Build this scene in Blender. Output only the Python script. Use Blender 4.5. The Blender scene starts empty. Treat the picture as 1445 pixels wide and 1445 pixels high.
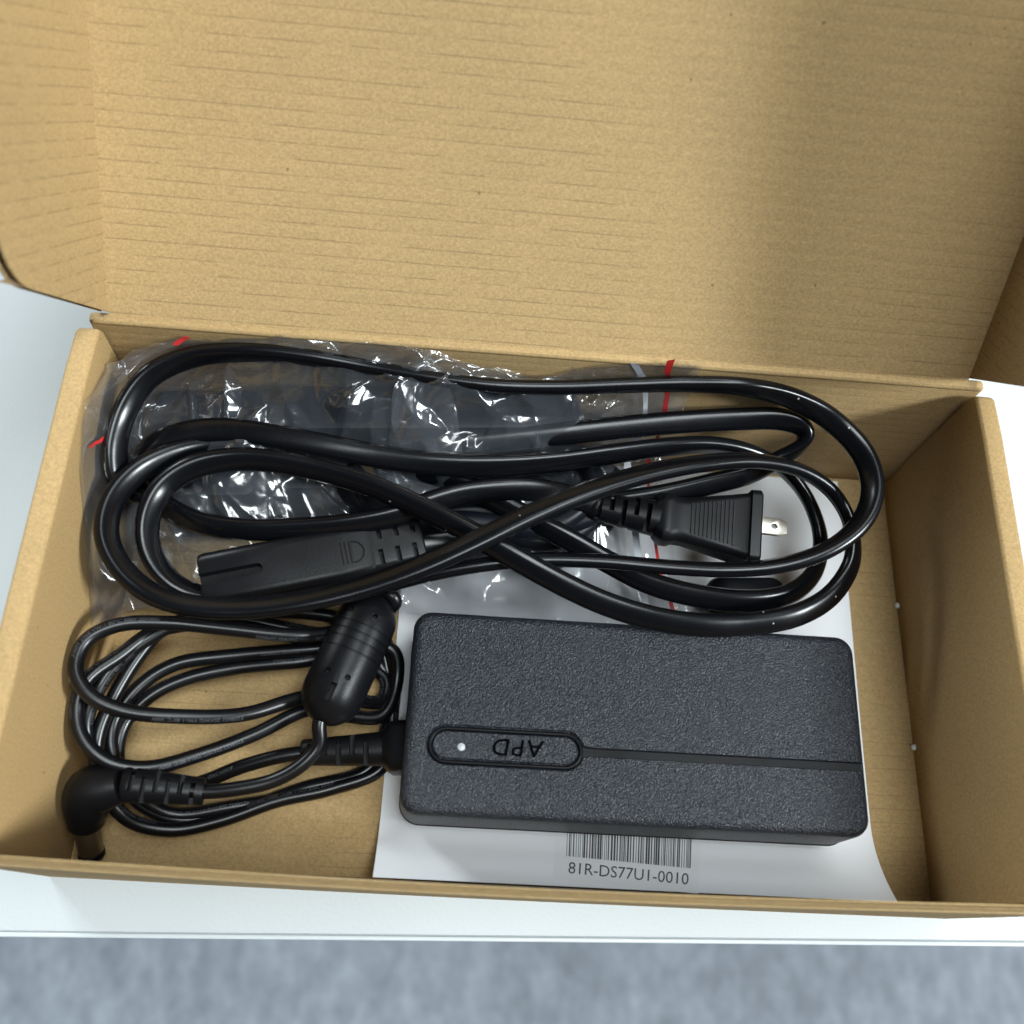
import bpy, bmesh, math, random
import numpy as np
from mathutils import Vector, Matrix, noise
random.seed(7)
rng = np.random.default_rng(5)
MM = 0.001                                   # the scene is in metres, numbers below in millimetres
scene = bpy.context.scene

# ------------------------------------------------------------------ camera
RM = np.array([[0.9962144, 0.0412371, 0.0765265], [0.0679319, -0.9185852, -0.3893410], [0.0542408, 0.3930657, -0.9179092]])
CAM = np.array([99.593, -9.274, 282.043]); FPX = 1399.435
cd = bpy.data.cameras.new('Camera'); cam = bpy.data.objects.new('Camera', cd); scene.collection.objects.link(cam)
cd.sensor_width = 36; cd.lens = 36 * FPX / 1445; cd.clip_start = 0.01; cd.clip_end = 50
M3 = Matrix(((RM[0][0], -RM[1][0], -RM[2][0]), (RM[0][1], -RM[1][1], -RM[2][1]), (RM[0][2], -RM[1][2], -RM[2][2])))
cam.matrix_world = Matrix.Translation(Vector(CAM * MM)) @ M3.to_4x4()
cd.dof.use_dof = True; cd.dof.focus_distance = 0.268; cd.dof.aperture_fstop = 9.5
scene.camera = cam

# ------------------------------------------------------------------ light
w = bpy.data.worlds.new('World'); scene.world = w; w.use_nodes = True
bg = w.node_tree.nodes['Background']; bg.inputs[0].default_value = (0.80, 0.90, 1.0, 1); bg.inputs[1].default_value = 0.07
def area(name, loc, target, sx, sy, power, col, rz=0):
    d = bpy.data.lights.new(name, 'AREA'); d.shape = 'RECTANGLE'; d.size = sx; d.size_y = sy; d.energy = power; d.color = col
    o = bpy.data.objects.new(name, d); scene.collection.objects.link(o); o.location = loc
    o.rotation_euler = (Vector(target) - Vector(loc)).to_track_quat('-Z', 'Y').to_euler()
    return o
TG = (0.12, 0.07, 0.03)
LC = (0.90, 0.975, 1.0)
area('ceiling_panel_front', (0.48, -0.22, 2.0), TG, 1.2, 0.5, 47, LC)
area('ceiling_panel_right', (1.95, -0.55, 1.38), TG, 0.40, 0.40, 90, LC)
area('ceiling_panel_back', (0.55, 0.75, 2.0), TG, 0.9, 0.3, 10, LC)
area('table_fill_left', (-1.25, 1.45, 1.0), TG, 0.8, 0.6, 62, (0.86, 0.96, 1.0))  # added fill that brightens the table left of the box, no known source
vs = scene.view_settings; vs.view_transform = 'Standard'; vs.look = 'None'; vs.exposure = -0.30; vs.gamma = 1; vs.use_curve_mapping = False
scene.cycles.max_bounces = 10; scene.cycles.transparent_max_bounces = 24; scene.cycles.use_denoising = True; scene.cycles.caustics_reflective = False; scene.cycles.caustics_refractive = False

# ------------------------------------------------------------------ helpers
W, D, H = 240.0, 132.86, 62.1                # outer size of the box
XI0, XI1, YI0, YI1, ZF = 6.0, W - 5.5, 1.8, D - 3.0, 3.0
def at(x, y, z):
    d = RM.T @ np.array([(x - 722.5) / FPX, (y - 722.5) / FPX, 1.0]); return CAM + d * (z - CAM[2]) / d[2]
def atc(x, y, z, r=0.0):                     # the same, but lifted until it clears the side and back walls
    p = at(x, y, z)
    while (p[0] < XI0 + r or p[1] > YI1 - r) and z < 66: z += 0.5; p = at(x, y, z)
    return p
def tag(o, label=None, cat=None, group=None, kind=None):
    if label: o['label'] = label
    if cat: o['category'] = cat
    if group: o['group'] = group
    if kind: o['kind'] = kind
    return o
def link(name, me, mat, parent=None, smooth=None):
    if mat is not None: me.materials.clear(); me.materials.append(mat)
    if smooth is not None:
        me.polygons.foreach_set('use_smooth', [True] * len(me.polygons))
        if smooth < 180: me.set_sharp_from_angle(angle=math.radians(smooth))
    o = bpy.data.objects.new(name, me); scene.collection.objects.link(o)
    if parent:
        o.parent = parent
        q = parent; loc = Vector()
        while q: loc += q.location; q = q.parent
        o.location = -loc
    return o
def empty(name, loc):
    o = bpy.data.objects.new(name, None); scene.collection.objects.link(o); o.location = Vector(loc) * MM; o.empty_display_size = 0.01; return o
def mesh(vs_, fs):
    me = bpy.data.meshes.new('m'); me.from_pydata([tuple(float(c) * MM for c in v) for v in vs_], [], fs); me.validate(); me.update(); return me
def join(parts):
    V = []; F = []
    for v, f in parts:
        n = len(V); V += [tuple(q) for q in v]; F += [tuple(i + n for i in g) for g in f]
    return V, F
def boxg(a, b):
    x0, y0, z0 = a; x1, y1, z1 = b
    return [(x0,y0,z0),(x1,y0,z0),(x1,y1,z0),(x0,y1,z0),(x0,y0,z1),(x1,y0,z1),(x1,y1,z1),(x0,y1,z1)], [(0,3,2,1),(4,5,6,7),(0,1,5,4),(1,2,6,5),(2,3,7,6),(3,0,4,7)]
def loft(rings, cap=True, closed=False):
    n = len(rings[0]); V = [tuple(q) for r in rings for q in r]; F = []
    m = len(rings)
    for k in range(m if closed else m - 1):
        a = k * n; b = ((k + 1) % m) * n
        for i in range(n): j = (i + 1) % n; F.append((a + i, a + j, b + j, b + i))
    if cap and not closed: F.append(tuple(range(n - 1, -1, -1))); F.append(tuple((m - 1) * n + i for i in range(n)))
    return V, F
def rr(wd, hg, r, n=5):                      # rounded rectangle ring in 2D
    r = min(r, wd / 2 - 1e-3, hg / 2 - 1e-3); out = []
    for cx, cy, a0 in ((wd/2-r, hg/2-r, 0), (-wd/2+r, hg/2-r, 90), (-wd/2+r, -hg/2+r, 180), (wd/2-r, -hg/2+r, 270)):
        for k in range(n + 1): a = math.radians(a0 + 90 * k / n); out.append((cx + r * math.cos(a), cy + r * math.sin(a)))
    return out
def superell(wd, hg, p, n): return [(wd/2*math.copysign(abs(math.cos(a))**(2/p), math.cos(a)), hg/2*math.copysign(abs(math.sin(a))**(2/p), math.sin(a))) for a in [2*math.pi*k/n for k in range(n)]]
def circ(r, n=20): return [(r * math.cos(2*math.pi*k/n), r * math.sin(2*math.pi*k/n)) for k in range(n)]
def bevel(me, width, seg=2, angle=30):
    bm = bmesh.new(); bm.from_mesh(me)
    ed = [e for e in bm.edges if len(e.link_faces) == 2 and e.calc_face_angle() > math.radians(angle)]
    bmesh.ops.bevel(bm, geom=ed, offset=width * MM, segments=seg, affect='EDGES', profile=0.5)
    bm.to_mesh(me); bm.free(); return me
def fixn(me):
    bm = bmesh.new(); bm.from_mesh(me); bmesh.ops.remove_doubles(bm, verts=bm.verts, dist=1e-7); bmesh.ops.recalc_face_normals(bm, faces=bm.faces); bm.to_mesh(me); bm.free(); return me
def cut(me, cutters):                        # boolean difference, cutters = list of (V, F)
    a = bpy.data.objects.new('tmp_a', me); scene.collection.objects.link(a); tmp = [a]
    for c in cutters:
        b = bpy.data.objects.new('tmp_b', fixn(mesh(*c))); scene.collection.objects.link(b); tmp.append(b); b.hide_render = True
        m = a.modifiers.new('b', 'BOOLEAN'); m.operation = 'DIFFERENCE'; m.object = b; m.solver = 'EXACT'
    dg = bpy.context.evaluated_depsgraph_get(); dg.update()
    out = bpy.data.meshes.new_from_object(a.evaluated_get(dg))
    for t in tmp: bpy.data.objects.remove(t, do_unlink=True)
    return out
class Frame:                                 # local mm -> world mm
    def __init__(s, o, x, up=(0, 0, 1)):
        s.o = np.array(o, float); s.x = np.array(x, float); s.x /= np.linalg.norm(s.x)
        s.y = np.cross(np.array(up, float), s.x); s.y /= np.linalg.norm(s.y); s.z = np.cross(s.x, s.y)
    def __call__(s, x, y, z): return s.o + x * s.x + y * s.y + z * s.z
    def geo(s, g): return [s(*v) for v in g[0]], g[1]
def xloft(secs, n=5):                        # sections along local x: (x, width_y, height_z, radius, [dy], [dz])
    rings = []
    for q in secs:
        dy = q[4] if len(q) > 4 else 0; dz = q[5] if len(q) > 5 else 0
        rings.append([(q[0], y + dy, z + dz) for y, z in rr(q[1], q[2], q[3], n)])
    return loft(rings)
def spline(P, step=1.0):                     # centripetal Catmull-Rom, resampled; extra columns ride along
    P = np.array(P, float); P = np.vstack([2*P[0]-P[1], P, 2*P[-1]-P[-2]]); out = []
    for i in range(1, len(P) - 2):
        p0, p1, p2, p3 = P[i-1:i+3]; t = [0]
        for a, b in ((p0, p1), (p1, p2), (p2, p3)): t.append(t[-1] + max(np.linalg.norm((b-a)[:3]), 1e-3) ** 0.5)
        n = max(2, int(np.linalg.norm((p2-p1)[:3]) / step))
        for u in np.linspace(t[1], t[2], n, endpoint=False):
            A1 = (t[1]-u)/(t[1]-t[0])*p0+(u-t[0])/(t[1]-t[0])*p1; A2 = (t[2]-u)/(t[2]-t[1])*p1+(u-t[1])/(t[2]-t[1])*p2; A3 = (t[3]-u)/(t[3]-t[2])*p2+(u-t[2])/(t[3]-t[2])*p3
            B1 = (t[2]-u)/(t[2]-t[0])*A1+(u-t[0])/(t[2]-t[0])*A2; B2 = (t[3]-u)/(t[3]-t[1])*A2+(u-t[1])/(t[3]-t[1])*A3
            out.append((t[2]-u)/(t[2]-t[1])*B1+(u-t[1])/(t[2]-t[1])*B2)
    out.append(P[-2]); return np.array(out)
def smooth(C, k=2):
    C = C.copy()
    for _ in range(k): C[1:-1] = 0.25*C[:-2] + 0.5*C[1:-1] + 0.25*C[2:]
    return C
def frames(C):
    T = np.gradient(C[:, :3], axis=0); T /= np.linalg.norm(T, axis=1)[:, None]
    S = np.cross(T, np.array([0, 0, 1.0])); S /= np.linalg.norm(S, axis=1)[:, None] + 1e-9
    U = np.cross(S, T); return T, S, U
def sweep(C, prof):                          # C columns x y z twist(deg)
    T, S, U = frames(C); rings = []
    for i in range(len(C)):
        a = math.radians(C[i, 3]) if C.shape[1] > 3 else 0
        A = math.cos(a)*S[i] + math.sin(a)*U[i]; B = -math.sin(a)*S[i] + math.cos(a)*U[i]
        rings.append([C[i, :3] + u*A + v*B for u, v in prof])
    return loft(rings)
def textmesh(s, size, shear=0.0, extrude=0.0, space=1.0, align='LEFT', bold=0.0):
    c = bpy.data.curves.new('t', 'FONT'); c.body = s; c.size = size; c.shear = shear; c.extrude = extrude; c.space_character = space; c.align_x = align; c.offset = bold; c.resolution_u = 3
    o = bpy.data.objects.new('t', c); scene.collection.objects.link(o)
    dg = bpy.context.evaluated_depsgraph_get(); dg.update(); me = bpy.data.meshes.new_from_object(o.evaluated_get(dg))
    V = np.array([v.co[:] for v in me.vertices]); F = [tuple(p.vertices) for p in me.polygons]
    bpy.data.objects.remove(o, do_unlink=True); bpy.data.meshes.remove(me); return V, F
def wraptext(C, s0, s, size, prof_r, ang0, flip=1, lift=0.06):   # text laid along a swept cable
    T, S, U = frames(C); L = np.concatenate([[0], np.cumsum(np.linalg.norm(np.diff(C[:, :3], axis=0), axis=1))])
    V, F = textmesh(s, size); out = []
    for x, y, z in V:
        q = s0 + flip * x; i = min(max(int(np.searchsorted(L, q)) - 1, 0), len(C) - 2); t = (q - L[i]) / (L[i+1] - L[i] + 1e-9)
        p = C[i, :3]*(1-t) + C[i+1, :3]*t; Sd = S[i]*(1-t)+S[i+1]*t; Ud = U[i]*(1-t)+U[i+1]*t
        a = ang0 + (-flip) * (y - size*0.35) / prof_r
        out.append(p + (prof_r + lift) * (math.sin(a)*Sd + math.cos(a)*Ud))
    return out, F

# ------------------------------------------------------------------ materials
def nt(name):
    m = bpy.data.materials.new(name); m.use_nodes = True; t = m.node_tree; return m, t, t.nodes['Principled BSDF'], t.nodes, t.links
def node(t, kind, **kw):
    n = t.nodes.new(kind)
    for k, v in kw.items():
        if k in n.inputs: n.inputs[k].default_value = v
        else: setattr(n, k, v)
    return n
def math_(t, op, a, b=None):
    n = t.nodes.new('ShaderNodeMath'); n.operation = op
    for i, v in enumerate((a, b)):
        if v is None: continue
        if isinstance(v, (int, float)): n.inputs[i].default_value = v
        else: t.links.new(v, n.inputs[i])
    return n.outputs[0]
def ramp(t, src, stops):
    r = t.nodes.new('ShaderNodeValToRGB'); e = r.color_ramp.elements
    while len(e) < len(stops): e.new(0.5)
    for el, (p, c) in zip(e, stops): el.position = p; el.color = (*c, 1) if len(c) == 3 else c
    t.links.new(src, r.inputs[0]); return r.outputs[0]
def mixc(t, fac, a, b, blend='MIX'):
    n = t.nodes.new('ShaderNodeMix'); n.data_type = 'RGBA'; n.blend_type = blend
    for s, v in (('Factor', fac), ('A', a), ('B', b)):
        k = {'Factor': 0, 'A': 6, 'B': 7}[s]
        if isinstance(v, (int, float)): n.inputs[k].default_value = v
        elif isinstance(v, tuple): n.inputs[k].default_value = (*v, 1)
        else: t.links.new(v, n.inputs[k])
    return n.outputs[2]
def bump(t, h, strength, dist, nrm=None):
    b = t.nodes.new('ShaderNodeBump'); b.inputs['Strength'].default_value = strength; b.inputs['Distance'].default_value = dist
    t.links.new(h, b.inputs['Height'])
    if nrm is not None: t.links.new(nrm, b.inputs['Normal'])
    return b.outputs[0]
def attr(t, name):
    a = t.nodes.new('ShaderNodeAttribute'); a.attribute_name = name; return a
def cardboard(name, base=(0.385, 0.262, 0.121), line=0.52):
    # 'flute' attribute: distance across the flutes in mm (UV y), stored per vertex as a float
    m, t, b, N, L = nt(name)
    tc = node(t, 'ShaderNodeTexCoord'); co = tc.outputs['Object']
    n1 = node(t, 'ShaderNodeTexNoise', Scale=1500.0, Detail=4.0, Roughness=0.75); L.new(co, n1.inputs['Vector'])
    n2 = node(t, 'ShaderNodeTexNoise', Scale=28.0, Detail=3.0); L.new(co, n2.inputs['Vector'])
    mp = node(t, 'ShaderNodeMapping'); mp.inputs['Scale'].default_value = (700, 3400, 3400); L.new(co, mp.inputs['Vector'])
    n3 = node(t, 'ShaderNodeTexNoise', Scale=1.0, Detail=2.0); L.new(mp.outputs[0], n3.inputs['Vector'])
    lo = tuple(c * 0.72 for c in base); hi = tuple(min(1, c * 1.28) for c in base)
    c1 = ramp(t, n1.outputs[0], [(0.36, lo), (0.64, hi)])
    c2 = mixc(t, 0.35, c1, ramp(t, n2.outputs[0], [(0.3, tuple(c * 0.9 for c in base)), (0.7, tuple(min(1, c * 1.08) for c in base))]))
    c2 = mixc(t, math_(t, 'MULTIPLY', ramp(t, n3.outputs[0], [(0.58, (0, 0, 0)), (0.70, (1, 1, 1))]), 0.40), c2, tuple(min(1, c * 1.35) for c in base))
    # dark specks
    vo = node(t, 'ShaderNodeTexVoronoi', Scale=150.0); L.new(co, vo.inputs['Vector'])
    sel = math_(t, 'MULTIPLY', math_(t, 'LESS_THAN', math_(t, 'ADD', vo.outputs['Distance'], math_(t, 'MULTIPLY', n1.outputs[0], 0.10)), 0.105), math_(t, 'GREATER_THAN', node_sep(t, vo.outputs['Color']), 0.85))
    c2 = mixc(t, math_(t, 'MULTIPLY', sel, 0.75), c2, (0.16, 0.10, 0.045))
    # thin dark lines along the flutes, broken up
    fl = attr(t, 'flute').outputs['Fac']
    wob = math_(t, 'MULTIPLY', math_(t, 'SUBTRACT', n1.outputs[0], 0.5), 0.16)
    ph = math_(t, 'FRACT', math_(t, 'ADD', math_(t, 'DIVIDE', fl, 3.7), wob))
    d = math_(t, 'ABSOLUTE', math_(t, 'SUBTRACT', ph, 0.5))
    mp2 = node(t, 'ShaderNodeMapping'); mp2.inputs['Scale'].default_value = (85, 270, 270); L.new(co, mp2.inputs['Vector'])
    n4 = node(t, 'ShaderNodeTexNoise', Scale=1.0, Detail=3.0); L.new(mp2.outputs[0], n4.inputs['Vector'])
    n5 = node(t, 'ShaderNodeTexNoise', Scale=9.0, Detail=1.0); L.new(co, n5.inputs['Vector'])
    brk = math_(t, 'MULTIPLY', ramp(t, n4.outputs[0], [(0.38, (0, 0, 0)), (0.54, (1, 1, 1))]), ramp(t, n5.outputs[0], [(0.36, (0.15, 0.15, 0.15)), (0.52, (1, 1, 1))]))
    ln = math_(t, 'MULTIPLY', ramp(t, d, [(0.02, (1, 1, 1)), (0.06, (0, 0, 0))]), brk)
    c3 = mixc(t, math_(t, 'MULTIPLY', ln, line), c2, tuple(c * 0.42 for c in base))
    L.new(c3, b.inputs['Base Color']); b.inputs['Roughness'].default_value = 0.78; b.inputs['Specular IOR Level'].default_value = 0.25
    hgt = math_(t, 'ADD', math_(t, 'MULTIPLY', math_(t, 'COSINE', math_(t, 'MULTIPLY', fl, 2*math.pi/3.7)), 0.22), math_(t, 'ADD', math_(t, 'MULTIPLY', n1.outputs[0], 0.55), math_(t, 'MULTIPLY', n3.outputs[0], 0.35)))
    L.new(bump(t, hgt, 0.35, 0.00022), b.inputs['Normal']); return m
def node_sep(t, col):
    s = t.nodes.new('ShaderNodeSeparateColor'); t.links.new(col, s.inputs[0]); return s.outputs[0]
def setflute(me, fn):                        # fn(co in mm) -> coordinate across the flutes
    a = me.attributes.new('flute', 'FLOAT', 'POINT'); a.data.foreach_set('value', [fn(v.co * 1000) for v in me.vertices]); return me
def plastic(name, col, rough, bscale=0, bstr=0, bdist=0.0001, spec=0.5, dust=0.0):
    m, t, b, N, L = nt(name); b.inputs['Base Color'].default_value = (*col, 1); b.inputs['Roughness'].default_value = rough; b.inputs['Specular IOR Level'].default_value = spec
    co = node(t, 'ShaderNodeTexCoord').outputs['Object']
    n0 = node(t, 'ShaderNodeTexNoise', Scale=60.0, Detail=4.0); L.new(co, n0.inputs['Vector'])
    L.new(ramp(t, n0.outputs[0], [(0.3, (rough*0.85,)*3), (0.7, (min(1, rough*1.2),)*3)]), b.inputs['Roughness'])
    if dust:
        v = node(t, 'ShaderNodeTexVoronoi', Scale=330.0); L.new(co, v.inputs['Vector'])
        sel = math_(t, 'MULTIPLY', math_(t, 'LESS_THAN', v.outputs['Distance'], 0.10), math_(t, 'GREATER_THAN', node_sep(t, v.outputs['Color']), 1 - dust))
        L.new(mixc(t, math_(t, 'MULTIPLY', sel, 0.6), col, (0.45, 0.45, 0.45)), b.inputs['Base Color'])
    if bstr:
        n = node(t, 'ShaderNodeTexNoise', Scale=bscale, Detail=2.0); L.new(co, n.inputs['Vector']); L.new(bump(t, n.outputs[0], bstr, bdist), b.inputs['Normal'])
    return m
M = {}
M['card'] = cardboard('cardboard_liner')
M['card_edge'] = cardboard('cardboard_cut_edge', (0.46, 0.33, 0.165), 0.0)
M['card_plain'] = cardboard('cardboard_plain_liner', (0.365, 0.242, 0.107), 0.0)
M['flute'] = plastic('corrugated_medium', (0.24, 0.155, 0.078), 0.9, 900, 0.4)
M['cord'] = plastic('black_pvc_cord', (0.0028, 0.0031, 0.0042), 0.23, 700, 0.08, 0.0001, 0.30, 0.05)
M['dc'] = plastic('black_pvc_thin_cable', (0.0032, 0.0033, 0.0042), 0.30, 900, 0.05, 0.0001, 0.35, 0.03)
M['mould'] = plastic('black_moulded_rubber', (0.0045, 0.0046, 0.0056), 0.36, 1600, 0.25, 0.0001, 0.18, 0.03)
M['bagged'] = plastic('black_bagged_plastic', (0.005, 0.006, 0.009), 0.40, 1200, 0.1, 0.0001, 0.15)
M['gloss'] = plastic('black_trim_and_groove_shade', (0.003, 0.003, 0.004), 0.40, 0, 0, 0.0001, 0.12)
M['letter'] = plastic('matt_black_lettering', (0.0015, 0.0015, 0.002), 0.8, 0, 0, 0.0001, 0.02)
M['print'] = plastic('grey_white_cable_print', (0.055, 0.058, 0.066), 0.5)
M['ink'] = plastic('black_printing_ink', (0.07, 0.07, 0.08), 0.55)
M['led'] = plastic('translucent_indicator_lens', (0.36, 0.37, 0.38), 0.3)
M['red'] = plastic('red_zip_strip', (0.55, 0.03, 0.03), 0.35)
M['zipw'] = plastic('milky_zip_strip', (0.62, 0.65, 0.70), 0.35)
def metal(name, col, rough):
    m, t, b, N, L = nt(name); b.inputs['Base Color'].default_value = (*col, 1); b.inputs['Metallic'].default_value = 1; b.inputs['Roughness'].default_value = rough
    co = node(t, 'ShaderNodeTexCoord').outputs['Object']; n = node(t, 'ShaderNodeTexNoise', Scale=500.0, Detail=2.0); L.new(co, n.inputs['Vector']); L.new(bump(t, n.outputs[0], 0.05, 0.0001), b.inputs['Normal']); return m
M['nickel'] = metal('nickel_blade', (0.50, 0.47, 0.41), 0.34)
M['barrel'] = metal('dark_barrel_metal', (0.27, 0.24, 0.20), 0.38)
def shell_mat():
    m, t, b, N, L = nt('textured_black_case'); co = node(t, 'ShaderNodeTexCoord').outputs['Object']
    b.inputs['Base Color'].default_value = (0.008, 0.0105, 0.0165, 1); b.inputs['Roughness'].default_value = 0.40; b.inputs['Specular IOR Level'].default_value = 0.5
    n1 = node(t, 'ShaderNodeTexNoise', Scale=2500.0, Detail=1.0, Roughness=0.6); L.new(co, n1.inputs['Vector'])
    v = node(t, 'ShaderNodeTexVoronoi', Scale=3000.0); v.feature = 'SMOOTH_F1'; L.new(co, v.inputs['Vector'])
    h = math_(t, 'ADD', n1.outputs[0], math_(t, 'MULTIPLY', v.outputs['Distance'], -0.7))
    L.new(bump(t, h, 1.0, 0.00036), b.inputs['Normal']); return m
M['shell'] = shell_mat()
def paper_mat():
    m, t, b, N, L = nt('white_paper'); co = node(t, 'ShaderNodeTexCoord').outputs['Object']
    n = node(t, 'ShaderNodeTexNoise', Scale=700.0, Detail=3.0); L.new(co, n.inputs['Vector'])
    n2 = node(t, 'ShaderNodeTexNoise', Scale=22.0, Detail=2.0); L.new(co, n2.inputs['Vector'])
    L.new(ramp(t, n2.outputs[0], [(0.3, (0.80, 0.81, 0.83)), (0.7, (0.85, 0.86, 0.88))]), b.inputs['Base Color']); b.inputs['Roughness'].default_value = 0.6
    L.new(bump(t, math_(t, 'ADD', math_(t, 'MULTIPLY', n.outputs[0], 0.1), n2.outputs[0]), 0.35, 0.0009), b.inputs['Normal']); return m
M['paper'] = paper_mat()
M['sticker'] = plastic('glossy_white_sticker', (0.80, 0.81, 0.82), 0.35)
def table_mat():
    m, t, b, N, L = nt('white_laminate'); co = node(t, 'ShaderNodeTexCoord').outputs['Object']
    n = node(t, 'ShaderNodeTexNoise', Scale=900.0, Detail=3.0); L.new(co, n.inputs['Vector'])
    n2 = node(t, 'ShaderNodeTexNoise', Scale=14.0, Detail=2.0); L.new(co, n2.inputs['Vector'])
    L.new(ramp(t, n2.outputs[0], [(0.3, (0.45, 0.473, 0.477)), (0.7, (0.475, 0.498, 0.502))]), b.inputs['Base Color']); b.inputs['Roughness'].default_value = 0.45
    L.new(bump(t, n.outputs[0], 0.25, 0.0002), b.inputs['Normal']); return m
M['table'] = table_mat()
M['edge'] = plastic('white_edge_band', (0.50, 0.54, 0.55), 0.35)
M['seam'] = plastic('grey_glue_line', (0.30, 0.32, 0.34), 0.7)
def floor_mat():
    m, t, b, N, L = nt('mottled_grey_floor'); co = node(t, 'ShaderNodeTexCoord').outputs['Object']
    mp = node(t, 'ShaderNodeMapping'); mp.inputs['Scale'].default_value = (1.5, 0.8, 1); mp.inputs['Rotation'].default_value = (0, 0, 0.35); L.new(co, mp.inputs['Vector'])
    n = node(t, 'ShaderNodeTexNoise', Scale=34.0, Detail=8.0, Roughness=0.78); L.new(mp.outputs[0], n.inputs['Vector'])
    n2 = node(t, 'ShaderNodeTexNoise', Scale=6.0, Detail=3.0); L.new(co, n2.inputs['Vector'])
    c = ramp(t, n.outputs[0], [(0.36, (0.095, 0.107, 0.127)), (0.50, (0.185, 0.205, 0.236)), (0.66, (0.32, 0.35, 0.39))])
    L.new(mixc(t, 0.4, c, ramp(t, n2.outputs[0], [(0.35, (0.165, 0.185, 0.215)), (0.65, (0.265, 0.295, 0.335))])), b.inputs['Base Color']); b.inputs['Roughness'].default_value = 0.7
    return m
M['floor'] = floor_mat()
def film_mat():
    m = bpy.data.materials.new('clear_plastic_film'); m.use_nodes = True; t = m.node_tree; N = t.nodes; L = t.links; N.clear()
    out = N.new('ShaderNodeOutputMaterial'); tr = N.new('ShaderNodeBsdfTransparent'); tr.inputs[0].default_value = (0.985, 0.987, 0.99, 1)
    gl = N.new('ShaderNodeBsdfGlossy'); gl.inputs['Roughness'].default_value = 0.17; gl.inputs['Color'].default_value = (1, 1, 1, 1)
    df = N.new('ShaderNodeBsdfDiffuse'); df.inputs[0].default_value = (0.68, 0.76, 0.88, 1)
    tc = N.new('ShaderNodeTexCoord'); n = node(t, 'ShaderNodeTexNoise', Scale=190.0, Detail=3.0); L.new(tc.outputs['Object'], n.inputs['Vector'])
    nb = bump(t, n.outputs[0], 0.12, 0.0009); L.new(nb, gl.inputs['Normal'])
    fr = N.new('ShaderNodeFresnel'); fr.inputs['IOR'].default_value = 1.55; L.new(nb, fr.inputs['Normal'])
    m1 = N.new('ShaderNodeMixShader'); m1.inputs[0].default_value = 0.032; L.new(tr.outputs[0], m1.inputs[1]); L.new(df.outputs[0], m1.inputs[2])
    m2 = N.new('ShaderNodeMixShader'); L.new(math_(t, 'MINIMUM', math_(t, 'MULTIPLY', fr.outputs[0], 1.7), 0.42), m2.inputs[0]); L.new(m1.outputs[0], m2.inputs[1]); L.new(gl.outputs[0], m2.inputs[2])
    L.new(m2.outputs[0], out.inputs[0]); return m
M['film'] = film_mat()

# ------------------------------------------------------------------ setting: floor and table
me = mesh(*boxg((-3000, -3000, -760), (3000, 3000, -735))); tag(link('floor', me, M['floor']), kind='structure')
e0 = at(0, 1318, 0); e1 = at(1445, 1332, 0); ed = (e1 - e0) / np.linalg.norm(e1 - e0); back = np.array([-ed[1], ed[0], 0])
def tq(a, b, c): return e0 + ed * a + back * b + np.array([0, 0, c])
tab = empty('table', (120, 250, 0)); tag(tab, 'white laminate table top with a straight front edge, under the cardboard box', 'table')
def tbox(a, b): g = boxg(a, b); return mesh([tq(*v) for v in g[0]], g[1])
link('table_top', bevel(tbox((-420, 0.75, -25), (720, 640, 0)), 0.3, 2), M['table'], tab, 40)
link('edge_band', bevel(tbox((-420, -0.7, -25), (720, 0.5, -0.15)), 0.35, 3), M['edge'], tab, 40)
link('glue_line', tbox((-420, 0.5, -24.5), (720, 0.75, -0.25)), M['seam'], tab)

# ------------------------------------------------------------------ cardboard box
box = empty('cardboard_box', (W/2, D/2, 0)); tag(box, 'open brown corrugated cardboard mailer box holding the adapter and cords', 'box')
def subd(me, n):
    bm = bmesh.new(); bm.from_mesh(me); bmesh.ops.subdivide_edges(bm, edges=bm.edges[:], cuts=n, use_grid_fill=True); bm.to_mesh(me); bm.free(); return me
o = link('bottom_panel', setflute(bevel(mesh(*boxg((3.2, 3.2, 0.2), (W-3.2, D-3.2, ZF))), 0.3), lambda c: c.y), M['card'], box, 40)
# back wall, its top rolling over into the lid
link('back_wall', setflute(bevel(mesh(*boxg((2.6, YI1, 0.2), (W-2.6, D, H-0.4))), 0.9, 3), lambda c: c.z), M['card'], box, 40)
# side walls: rolled double walls, profile in yz with a rounded back top corner, pushed out along x
def side_wall(x0, x1, bow):
    prof = [(YI0+0.1, 0.0), (YI1-0.6, 0.0), (YI1-0.6, H-9)]
    for k in range(9): a = math.radians(90*k/8); prof.append((YI1-0.6-3.0*(1-math.cos(a)), H-5+4.6*math.sin(a)))
    prof += [(YI1-14, H+0.2), (60, H+0.1), (YI0+0.1, H)]
    n = len(prof)
    V = [(x0, y, z) for y, z in prof] + [(x1, y, z) for y, z in prof]
    F = [tuple(range(n-1, -1, -1)), tuple(range(n, 2*n))] + [(i, (i+1) % n, n+(i+1) % n, n+i) for i in range(n)]
    me = fixn(mesh(V, F)); bevel(me, 1.15, 4, 40); return setflute(me, lambda c: 1000)
link('side_wall', side_wall(0.0, XI0, 1), M['card_plain'], box, 12)
link('side_wall', side_wall(XI1, W, 1), M['card_plain'], box, 12)
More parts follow.
